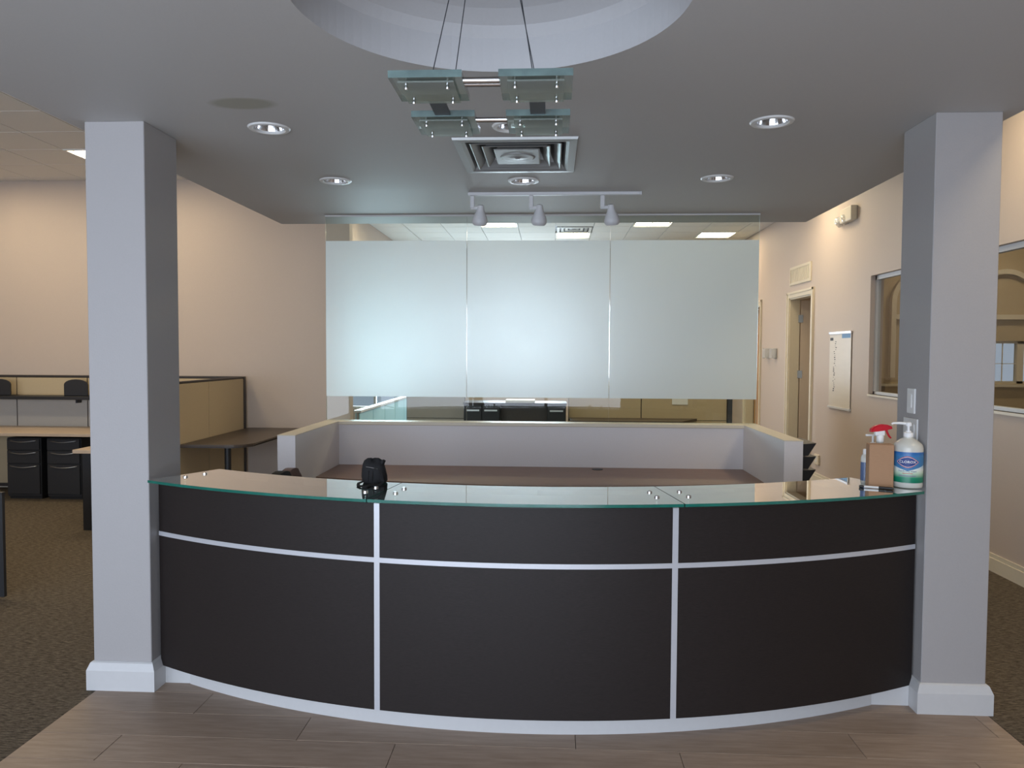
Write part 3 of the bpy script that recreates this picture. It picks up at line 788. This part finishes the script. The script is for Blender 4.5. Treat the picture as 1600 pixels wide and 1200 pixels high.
# ------------------------------------------------------------------ left workstations
def partition_y(name, x0, x1, y, ztop, seams, label, cat='partition', shelf_z=None, mats=('panel_tan', 'panel_grey')):
    """fabric partition running along x, panels facing -y"""
    t = thing(name, ((x0+x1)/2, y, 0), label, cat)
    fr = bmesh.new(); box(fr, x0, x1, y-.014, y+.014, .02, ztop-.012); box(fr, x0, x1, y-.026, y+.026, ztop-.022, ztop, bev=.003)
    obj('frame', fr, 'panel_frame', t, True)
    xs = [x0] + seams + [x1]
    zs = [.06, .745, shelf_z or 1.1, ztop-.026]
    for a, b_ in zip(xs, xs[1:]):
        for k in range(3):
            m_ = mats[1] if k == 1 and shelf_z else mats[0]
            for s in (-1, 1):
                obj('fabric_panel', B(a+.006, b_-.006, y+s*.026, y+s*.014, zs[k]+.004, zs[k+1]-.004, bev=.003), m_, t, True)
    return t
def partition_x(name, x, y0, y1, ztop, seams, label, mats='panel_tan'):
    t = thing(name, (x, (y0+y1)/2, 0), label, 'partition')
    fr = bmesh.new(); box(fr, x-.014, x+.014, y0, y1, .02, ztop-.012); box(fr, x-.026, x+.026, y0, y1, ztop-.02, ztop, bev=.003)
    box(fr, x-.03, x+.03, y1-.055, y1, 0, ztop)
    obj('frame', fr, 'panel_frame', t, True)
    ys = [y0] + seams + [y1-.055]
    for a, b_ in zip(ys, ys[1:]):
        for s in (-1, 1):
            obj('fabric_panel', B(x+s*.026, x+s*.014, a+.005, b_-.005, .06, ztop-.024, bev=.003), mats, t, True)
    return t
PXX = -3.70
partition_y('cubicle_partition', -8.4, -3.74, YB-.05, 1.39, [-7.4, -6.52, -5.63, -4.6], 'tan fabric cubicle partition along the back wall left of the left column', shelf_z=1.11)
partition_x('cubicle_partition', PXX, 7.05, 9.0, 1.39, [8.02], 'tan fabric cubicle partition running back from behind the left column')
# shelf with black end brackets
sf = thing('wall_shelf', (-6.2, 8.86, 1.10), 'long black shelf on the back cubicle partition', 'shelf')
obj('board', B(-8.3, -4.7, 8.72, 8.99, 1.11, 1.15, bev=.004), 'black_metal', sf, True)
for x in (-8.1, -5.72, -4.8):
    obj('bracket', B(x, x+.02, 8.90, 8.99, 1.06, 1.11), 'black_metal', sf, True)
def bookend(x0, label):
    t = thing('shelf_divider', (x0, 8.8, 1.15), label, 'bookend', 'black dividers on the shelf')
    bm = bmesh.new(); w = .29
    pts = [(0, 0), (w, 0), (w, .135)] + [(w/2 + w/2*math.cos(a), .135 + .065*math.sin(a)) for a in [PI*k/10 for k in range(1, 10)]] + [(0, .135)]
    f = [bm.verts.new((p[0], -.008, p[1])) for p in pts]; b_ = [bm.verts.new((p[0], .008, p[1])) for p in pts]
    bm.faces.new(f); bm.faces.new(list(reversed(b_)))
    for i in range(len(pts)): bm.faces.new((f[i], b_[i], b_[(i+1) % len(pts)], f[(i+1) % len(pts)]))
    obj('upright', bm, 'black_metal', t)
    obj('foot', B(0, w+.02, -.008, .12, 0, .006), 'black_metal', t)
    return t
bookend(-5.79, 'black rounded shelf divider beside the left column')
bookend(-6.74, 'black rounded shelf divider at the left edge of the photo')
# worktop along the wall
wt = thing('oak_worktop', (-6.3, 8.6, .74), 'light oak worktop along the back cubicle partition', 'worktop')
obj('top', B(-8.3, -4.45, 8.19, 8.99, .735, .77, bev=.003), 'oak_laminate', wt, True)
for x in (-8.28, -4.5): obj('wall_leg', B(x, x+.04, 8.25, 8.95, 0, .735), 'black_metal', wt, True)
obj('edge_band', B(-8.3, -4.45, 8.183, 8.19, .737, .768), 'oak_laminate', wt, True)
wt = thing('return_desk', (-4.1, 7.5, 0), 'oak topped desk return with black end panel beside the left column', 'desk')
obj('top', B(-4.45, -3.74, 6.86, 8.17, .735, .77, bev=.003), 'oak_laminate', wt, True)
obj('end_panel', B(-4.40, -3.76, 6.93, 6.96, .0, .735), 'black_metal', wt, True)
obj('side_panel', B(-4.40, -4.37, 6.96, 8.1, .02, .735), 'black_metal', wt, True)

def pedestal(loc, label):
    t = thing('drawer_pedestal', loc, label, 'drawer cabinet', 'black drawer pedestals under the oak worktop')
    obj('body', B(-.20, .20, -.27, .27, .03, .70, bev=.004), 'black_metal', t)
    obj('plinth', B(-.19, .19, -.25, .26, 0, .03), 'black_plastic', t)
    for z0, z1 in ((.565, .69), (.41, .555), (.06, .40)):
        dr = obj('drawer', B(-.19, .19, -.29, -.27, z0, z1, bev=.004), 'black_metal', t)
        hp = [(-.16 + .32*k/10, -.292 - .022*math.sin(PI*k/10), z1-.018 - .016*math.sin(PI*k/10)) for k in range(11)]
        obj('handle', tube(bmesh.new(), hp, .006, 6), 'brushed_metal', dr, smooth='all')
    return t
p1 = pedestal((-5.98, 8.62, 0), 'black three-drawer pedestal farther from the left column')
dup(p1, (-5.51, 8.62, 0), 'black three-drawer pedestal nearer the left column, partly hidden by the desk end')
# brown corner desk right of the partition
dk = thing('side_desk', (-3.3, 8.2, 0), 'dark brown peninsula desk with a rounded corner behind the left column', 'desk')
x0, x1, y0, y1, r = -3.664, -2.99, 7.34, 9.05, .22
pts = [(x0, y0), (x1-r, y0)] + [(x1-r+r*math.sin(a), y0+r-r*math.cos(a)) for a in [PI/2*k/8 for k in range(1, 9)]] + [(x1, y1), (x0, y1)]
obj('top', prism(bmesh.new(), pts, .738, .77), 'desk_brown', dk, True)
obj('edge_band', prism(bmesh.new(), [(p[0]*1.0, p[1]-.002) for p in pts], .742, .752), 'panel_frame', dk, True)
obj('leg', lathe(bmesh.new(), [(.032, .02), (.032, .738)], 16, (-3.27, 7.55, 0)), 'black_metal', dk, True, smooth=True)
obj('foot', lathe(bmesh.new(), [(.17, 0), (.17, .012), (.04, .03)], 24, (-3.27, 7.55, 0)), 'black_metal', dk, True, smooth=True)
# black low screen at the left edge of the frame
de = thing('low_screen', (-4.5, 4.95, 0), 'black low screen panel cut off by the left edge of the photo', 'screen')
obj('panel', B(-5.2, -3.70, 4.94, 4.965, .02, .72), 'black_metal', de, True)
obj('top_rail', B(-5.2, -3.698, 4.936, 4.969, .72, .735), 'black_plastic', de, True)
for x in (-5.1, -3.90): obj('foot', B(x, x+.05, 4.80, 5.10, 0, .02), 'black_plastic', de, True)

# ------------------------------------------------------------------ beyond the glass
partition_y('cubicle_partition', .24, 2.47, 10.9, 1.34, [1.27], 'tan fabric cubicle partition seen beneath the frosted band on the right')
obj_ = thing('partition_post', (2.50, 10.9, 0), 'dark upright post at the end of the far cubicle partition', 'post')
obj('post', B(2.472, 2.535, 10.84, 10.96, 0, 1.35, bev=.004), 'dark_metal', obj_, True); obj('cap', B(2.470, 2.537, 10.838, 10.962, 1.35, 1.362), 'panel_frame', obj_, True)
partition_y('cubicle_partition', -2.08, -1.235, 10.9, 1.34, [], 'grey beige partition panel beneath the left frosted pane', mats=('panel_grey', 'panel_grey'))
ws = thing('side_desk', (1.3, 10.5, 0), 'dark worktop before the far cubicle partition beyond the glass', 'desk')
obj('top', prism(bmesh.new(), [(.26, 10.35), (1.75, 10.35), (2.05, 10.87), (.26, 10.87)], .745, .775), 'desk_brown', ws, True)
for x in (.3, 1.65): obj('leg', B(x, x+.04, 10.42, 10.84, 0, .745), 'black_metal', ws, True)
cb = thing('storage_cabinet', (-.5, 10.7, 0), 'low black storage unit with drawers beneath the middle frosted pane', 'cabinet')
obj('body', B(-1.2, -.70, 10.42, 10.9, 0, .985, bev=.004), 'black_metal', cb, True)
obj('body', B(-.06, .20, 10.42, 10.9, 0, .985, bev=.004), 'black_metal', cb, True)
obj('middle_panel', B(-.70, -.06, 10.6, 10.63, 0, .985), 'desk_brown', cb, True)
obj('top_board', B(-1.21, .21, 10.40, 10.92, .985, 1.005), 'panel_frame', cb, True)
for x0, x1 in ((-1.19, -.955), (-.945, -.71), (-.05, .19)):
    for z0, z1 in ((.50, .73), (.74, .975)):
        dr = obj('drawer', B(x0, x1, 10.402, 10.42, z0, z1, bev=.003), 'black_metal', cb, True)
        obj('handle', B(x0+.03, x1-.03, 10.39, 10.402, z1-.085, z1-.065), 'brushed_metal', dr, True)
pp = tag(obj('paper_stack', B(-.63, -.23, 10.46, 10.76, 1.005, 1.04, bev=.002), 'paper', origin=(-.43, 10.6, 1.005)), 'pale stack of paper on the far black storage unit', 'paper')
nt_ = tag(obj('paper_note', B(1.70, 1.92, 10.868, 10.873, .97, 1.06), 'paper', origin=(1.8, 10.87, .97)), 'small white paper note pinned on the far tan partition', 'note')
partition_bl = thing('low_partition', (-2.62, 12.1, 0), 'low light blue panelled partition running back beneath the left frosted pane', 'partition')
obj('cap', B(-2.67, -2.57, 10.2, 14.1, .87, .90), 'trim_white', partition_bl, True)
obj('frame', B(-2.635, -2.605, 10.2, 14.1, 0, .87), 'grid_metal', partition_bl, True)
for k in range(5):
    for s in (-1, 1):
        obj('panel', B(-2.62+s*.015, -2.62+s*.032, 10.21+k*.775, 10.97+k*.775, .04, .86, bev=.003), 'panel_blue', partition_bl, True)
bm = bmesh.new()
for q in ((-4.35, -2.75, 2.46, 2.5), (-4.35, -2.75, .55, .59), (-4.35, -4.31, .55, 2.5), (-2.79, -2.75, .55, 2.5), (-3.58, -3.53, .55, 2.5), (-4.35, -2.75, 1.5, 1.54)): box(bm, q[0], q[1], YR+.03, YR+.09, q[2], q[3])
wo = struct('window_3', bm, 'trim_white'); obj('pane', B(-4.31, -2.79, YR+.055, YR+.06, .59, 2.46), 'window_glass', wo)
bm = bmesh.new()
for q in ((-1.3, .25, 2.66, 2.7), (-1.3, .25, 1.2, 1.24), (-1.3, -1.26, 1.2, 2.7), (.21, .25, 1.2, 2.7), (-.54, -.50, 1.2, 2.7)): box(bm, q[0], q[1], YR+.03, YR+.09, q[2], q[3])
wo = struct('window_6', bm, 'trim_white'); obj('pane', B(-1.26, .21, YR+.055, YR+.06, 1.24, 2.66), 'window_glass', wo)  # unseen window, added as the opening for the backlight on the film
# street windows behind the viewer
for k, q in enumerate(FW):
    bm = bmesh.new(); x0, x1, z0, z1 = q
    xs = [x0 + (x1-x0)*i/4 for i in range(5)]
    for x in xs: box(bm, max(x0, x-.03), min(x1, x+.03), YF-.10, YF-.03, z0, z1)
    for z in (z0, z1-.05): box(bm, x0, x1, YF-.10, YF-.03, z, z+.05)
    wo = struct('window_%d' % (4+k), bm, 'trim_white')
    for a, b_ in zip(xs, xs[1:]): obj('pane', B(a+.03, b_-.03, YF-.07, YF-.064, z0+.05, z1-.05), 'window_glass', wo)

# ------------------------------------------------------------------ office chairs behind the desk
def office_chair(loc, rz, zt, back_mat, label):
    t = thing('office_chair', loc, label, 'chair', 'office chairs behind the reception desk', rz)
    bm = B(-.23, .23, -.23, .23, .44, .52, bev=.035, seg=3); obj('seat', bm, back_mat, t, smooth=True)
    bm = bmesh.new(); n = 14; prof = []
    w = .20
    for k in range(n+1):
        a = PI*k/n; prof.append((w*math.cos(a)*(1.0), zt-.14+.14*math.sin(a)))
    prof += [(-w*.9, .60), (w*.9, .60)]
    f = [bm.verts.new((p[0], .21, p[1])) for p in prof]; b_ = [bm.verts.new((p[0], .265, p[1])) for p in prof]
    bm.faces.new(f); bm.faces.new(list(reversed(b_)))
    for i in range(len(prof)): bm.faces.new((f[i], b_[i], b_[(i+1) % len(prof)], f[(i+1) % len(prof)]))
    bmesh.ops.bevel(bm, geom=[e for e in bm.edges if abs(e.verts[0].co.y-e.verts[1].co.y) < 1e-6 and len(e.link_faces) == 2], offset=.014, segments=2, affect='EDGES')
    obj('backrest', bm, back_mat, t, smooth=True)
    obj('back_support', tube(bmesh.new(), [(0, .12, .45), (0, .26, .50), (0, .285, .72)], .018, 10), 'black_plastic', t, smooth=True)
    obj('gas_column', lathe(bmesh.new(), [(.03, .10), (.03, .28), (.02, .28), (.02, .45)], 14), 'black_metal', t, smooth=True)
    for k in range(5):
        a = 2*PI*k/5 + .3; ca, sa = math.cos(a), math.sin(a)
        lg = obj('leg', tube(bmesh.new(), [(.02*ca, .02*sa, .12), (.24*ca, .24*sa, .075)], [.026, .016], 8), 'black_plastic', t, smooth=True)
        obj('caster', lathe(bmesh.new(), [(.018, -.016), (.028, -.010), (.028, .010), (.018, .016)], 14, (.24*ca, .24*sa, .028), axis='x'), 'black_plastic', lg, smooth=True)
    return t
office_chair((-1.785, 4.27, 0), -PI/2, 1.012, 'black_fabric', 'black office chair whose rounded top peeks over the counter glass')
office_chair((-1.455, 4.85, 0), PI/2, .940, 'brown_vinyl', 'brown office chair whose top peeks over the counter glass before the low wall')

# ------------------------------------------------------------------ things on the counter
ZT = 1.069
def text_mesh(body, size, bold=False):
    cu = bpy.data.curves.new('lettering', 'FONT'); cu.body = body; cu.size = size; cu.align_x = 'CENTER'; cu.align_y = 'CENTER'; cu.resolution_u = 3
    if bold: cu.offset = size*.018; cu.space_character = 1.08
    o = bpy.data.objects.new('lettering', cu); C.objects.link(o)
    bpy.context.view_layer.update()
    me = bpy.data.meshes.new_from_object(o.evaluated_get(bpy.context.evaluated_depsgraph_get()))
    bm = bmesh.new(); bm.from_mesh(me)
    bpy.data.objects.remove(o); bpy.data.curves.remove(cu); bpy.data.meshes.remove(me)
    return bm
def wrap(bm, R, zc, turn, lift, sx=1.0):
    """bend a flat x, y drawing round a bottle of radius R; 0 faces -y"""
    for v in bm.verts:
        a = turn + v.co.x*sx/R; z = zc + v.co.y; rr = R + lift
        v.co = Vector((rr*math.sin(a), -rr*math.cos(a), z))
    return bm
def flat_poly(pts, sub=14):
    """a wide flat shape as vertical strips so that it bends cleanly; pts = (x, y_low, y_high)"""
    bm = bmesh.new(); prev = None
    for x, lo, hi in pts:
        a, b_ = bm.verts.new((x, lo, 0)), bm.verts.new((x, hi, 0))
        if prev: bm.faces.new((prev[0], a, b_, prev[1]))
        prev = (a, b_)
    return bm
BR = .066
cl = thing('pump_bottle', (1.692, 3.705, ZT), 'large white pump bottle of disinfectant with blue and green label beside the right column', 'bottle', rz=-.43)
obj('body', lathe(bmesh.new(), [(.056, 0), (.064, .004), (BR, .012), (BR, .188), (.063, .200), (.058, .208), (.036, .226), (.021, .234), (.021, .240)], 40), 'bottle_clear', cl, smooth=True)
lab_ = obj('label', lathe(bmesh.new(), [(BR+.0006, .028), (BR+.0006, .172)], 40, capb=False, capt=False), 'label_print', cl, smooth='all')
obj('pump_collar', lathe(bmesh.new(), [(.021, .238), (.021, .258), (.012, .262), (.012, .268)], 24), 'ink_white', cl, smooth=True)
obj('pump_stem', lathe(bmesh.new(), [(.006, .262), (.006, .292)], 12), 'ink_white', cl, smooth=True)
nz = bmesh.new(); lathe(nz, [(.013, .290), (.014, .296), (.013, .306), (.008, .309)], 20); box(nz, -.010, .010, -.006, .006, .294, .306, bev=.002)
tube(nz, [(-.008, 0, .301), (-.04, -.01, .303), (-.065, -.016, .302), (-.072, -.018, .297)], [.007, .006, .005, .005], 10)
obj('pump_nozzle', nz, 'ink_white', cl, smooth=True)
def lens(w, h, n=16): return [(-w + 2*w*i/n, -h*(1-abs(-1+2*i/n)**1.7), h*(1-abs(-1+2*i/n)**1.7)) for i in range(n+1)]
obj('emblem_band', wrap(flat_poly([(-.09 + .18*i/18, -.006-.028*(1-abs(-1+2*i/18)), .034) for i in range(19)]), BR, .118, 0, .0008), 'ink_blue', lab_)
obj('emblem_border', wrap(flat_poly(lens(.050, .0275)), BR, .126, 0, .0011), 'ink_red', lab_)
obj('emblem_ring', wrap(flat_poly(lens(.047, .0245)), BR, .126, 0, .0014), 'ink_white', lab_)
obj('emblem_field', wrap(flat_poly(lens(.045, .0225)), BR, .126, 0, .0017), 'ink_navy', lab_)
obj('lettering', wrap(text_mesh('CLOROX', .0163, True), BR, .1262, 0, .0021), 'ink_white', lab_)
obj('lettering', wrap(text_mesh('Disinfecting Wipes', .0105), BR, .083, 0, .0010), 'ink_navy', lab_)
obj('small_print', wrap(flat_poly([(-.022+.044*i/8, -.0012, .0012) for i in range(9)]), BR, .073, 0, .0010), 'ink_red', lab_)
obj('small_print', wrap(flat_poly([(-.038+.076*i/8, -.0024, .0024) for i in range(9)]), BR, .061, 0, .0010), 'ink_grey', lab_)

kb = thing('kraft_carton', (1.560, 3.70, ZT), 'plain brown cardboard carton standing on the glass counter before the spray bottle', 'carton', rz=-.12)
bm = B(-.055, .055, -.03, .03, 0, .203, bev=.004, seg=2); obj('carton', bm, 'kraft', kb)
obj('top_flap', B(-.053, .053, -.028, .028, .203, .2045), 'kraft', kb)

sp = thing('spray_bottle', (1.597, 3.79, ZT), 'spray bottle with red trigger top behind the brown carton', 'bottle', rz=.1)
obj('body', lathe(bmesh.new(), [(.034, 0), (.038, .006), (.038, .13), (.03, .165), (.016, .195), (.014, .215)], 24), 'bottle_clear', sp, smooth=True)
obj('collar', lathe(bmesh.new(), [(.017, .205), (.017, .232), (.012, .238)], 20), 'ink_white', sp, smooth=True)
bm = bmesh.new()
pr = [(-.050, .252), (-.048, .268), (-.030, .282), (.0, .290), (.03, .288), (.052, .280), (.056, .268), (.030, .262), (.0, .258), (-.028, .254)]
f = [bm.verts.new((p[0], -.014, p[1])) for p in pr]; b_ = [bm.verts.new((p[0], .014, p[1])) for p in pr]
bm.faces.new(f); bm.faces.new(list(reversed(b_)))
for i in range(len(pr)): bm.faces.new((f[i], b_[i], b_[(i+1) % len(pr)], f[(i+1) % len(pr)]))
bmesh.ops.bevel(bm, geom=[e for e in bm.edges if abs(e.verts[0].co.y-e.verts[1].co.y) < 1e-6], offset=.005, segments=2, affect='EDGES')
obj('spray_head', bm, 'red_plastic', sp, smooth=True)
obj('pump_body', B(-.028, .020, -.011, .011, .234, .262, bev=.004), 'ink_white', sp)
obj('trigger', tube(bmesh.new(), [(.028, 0, .264), (.036, 0, .246), (.044, 0, .232), (.054, 0, .222)], [.006, .0055, .005, .004], 8), 'red_plastic', sp, smooth=True)

hs = thing('sanitizer_bottle', (1.600, 3.88, ZT), 'bottle behind the brown carton with only its white pump showing', 'bottle')
obj('body', lathe(bmesh.new(), [(.022, 0), (.026, .005), (.026, .14), (.020, .158), (.010, .168), (.010, .175)], 24), 'bottle_clear', hs, smooth=True)
obj('label', lathe(bmesh.new(), [(.0266, .02), (.0266, .118)], 24, capb=False, capt=False), 'sanitizer_blue', hs, smooth='all')
nz = bmesh.new(); lathe(nz, [(.012, .172), (.012, .19), (.005, .192), (.005, .222)], 16); box(nz, -.036, .010, -.006, .006, .222, .231, bev=.002)
obj('pump', nz, 'ink_white', hs, smooth=True)
sb_ = thing('small_bottle', (1.530, 3.79, ZT), 'small dark blue bottle mostly hidden behind the left edge of the brown carton', 'bottle')
obj('body', lathe(bmesh.new(), [(.018, 0), (.021, .004), (.021, .125), (.016, .14), (.010, .145)], 24), 'bottle_clear', sb_, smooth=True)
obj('label', lathe(bmesh.new(), [(.0216, .015), (.0216, .105)], 24, capb=False, capt=False), 'sanitizer_blue', sb_, smooth='all')
obj('cap', lathe(bmesh.new(), [(.012, .143), (.012, .165), (.009, .168)], 20), 'ink_white', sb_, smooth=True)

pn = thing('marker_pen', (1.518, 3.636, ZT), 'black and white pen lying on the glass in front of the brown carton', 'pen', rz=-.40)
def xl(prof): return lathe(bmesh.new(), prof, 14, (0, 0, .0068), axis='x')
obj('barrel', xl([(.0045, -.05), (.0055, -.045), (.0055, .012)]), 'ink_white', pn, smooth=True)
obj('cap', xl([(.0065, .012), (.0065, .068), (.005, .074)]), 'black_plastic', pn, smooth=True)
obj('end_plug', xl([(.004, -.072), (.0065, -.070), (.0065, -.056), (.0045, -.050)]), 'black_plastic', pn, smooth=True)

# black pouch with straps
bg_ = thing('black_pouch', (-.85, 3.625, ZT), 'small black fabric pouch with loose straps on the glass counter', 'pouch')
random.seed(11)
bm = bmesh.new(); n = 28
prof = [(.050, .046, 0), (.058, .050, .008), (.060, .050, .03), (.056, .046, .06), (.050, .038, .085), (.042, .028, .100), (.026, .014, .110), (.006, .004, .111)]
rings = []
for a_, b__, z in prof:
    ring = []
    for k in range(n):
        t_ = 2*PI*k/n; q = 1 + .05*math.sin(3*t_+z*60) + .035*math.sin(7*t_+z*90)
        ring.append(bm.verts.new((a_*q*math.copysign(abs(math.cos(t_))**.75, math.cos(t_)) - .10*max(0, z-.05), b__*q*math.copysign(abs(math.sin(t_))**.75, math.sin(t_)), z + .008*math.sin(2*t_+1)*(z/.11))))
    rings.append(ring)
for a, b_ in zip(rings, rings[1:]):
    for k in range(n): bm.faces.new((a[k], a[(k+1) % n], b_[(k+1) % n], b_[k]))
bm.faces.new(list(reversed(rings[0]))); bm.faces.new(rings[-1])
pb = obj('bag', bm, 'black_fabric', bg_, smooth='all')
obj('zipper', tube(bmesh.new(), [(-.030, -.040, .079), (-.012, -.0425, .078), (.008, -.043, .075), (.026, -.040, .071)], .0022, 6), 'chrome', pb)
for x in (-.018, .002): obj('seam', tube(bmesh.new(), [(x, -.0505, .012), (x, -.052, .035), (x, -.046, .062)], .0022, 6), 'black_plastic', pb)
def strap(pts, w, t): 
    bm = bmesh.new(); prev = None
    for i, p in enumerate(pts):
        p = Vector(p); dd = Vector(pts[min(i+1, len(pts)-1)]) - Vector(pts[max(i-1, 0)])
        s = dd.cross(Vector((0, 0, 1)));  s = s.normalized() if s.length > 1e-5 else Vector((1, 0, 0)); nn = s.cross(dd).normalized()
        q = [bm.verts.new(p + s*w*a + nn*t*b_) for a, b_ in ((-1,-1), (1,-1), (1,1), (-1,1))]
        if prev:
            for k in range(4): bm.faces.new((prev[k], prev[(k+1) % 4], q[(k+1) % 4], q[k]))
        else: bm.faces.new(list(reversed(q)))
        prev = q
    bm.faces.new(prev); return bm
obj('strap', strap([(.030, .0, .072), (.040, -.004, .092), (.047, -.006, .108)], .011, .006), 'black_fabric', bg_)
obj('strap', strap([(.035, -.036, .066), (.046, -.05, .040), (.056, -.066, .014), (.052, -.085, .006), (.036, -.104, .005), (.028, -.112, .005)], .007, .002), 'black_fabric', bg_)
obj('strap', strap([(-.045, -.04, .010), (-.060, -.065, .006), (-.050, -.115, .005), (-.028, -.150, .005), (-.004, -.142, .005), (.004, -.10, .005), (.030, -.065, .006)], .007, .002), 'black_fabric', bg_)
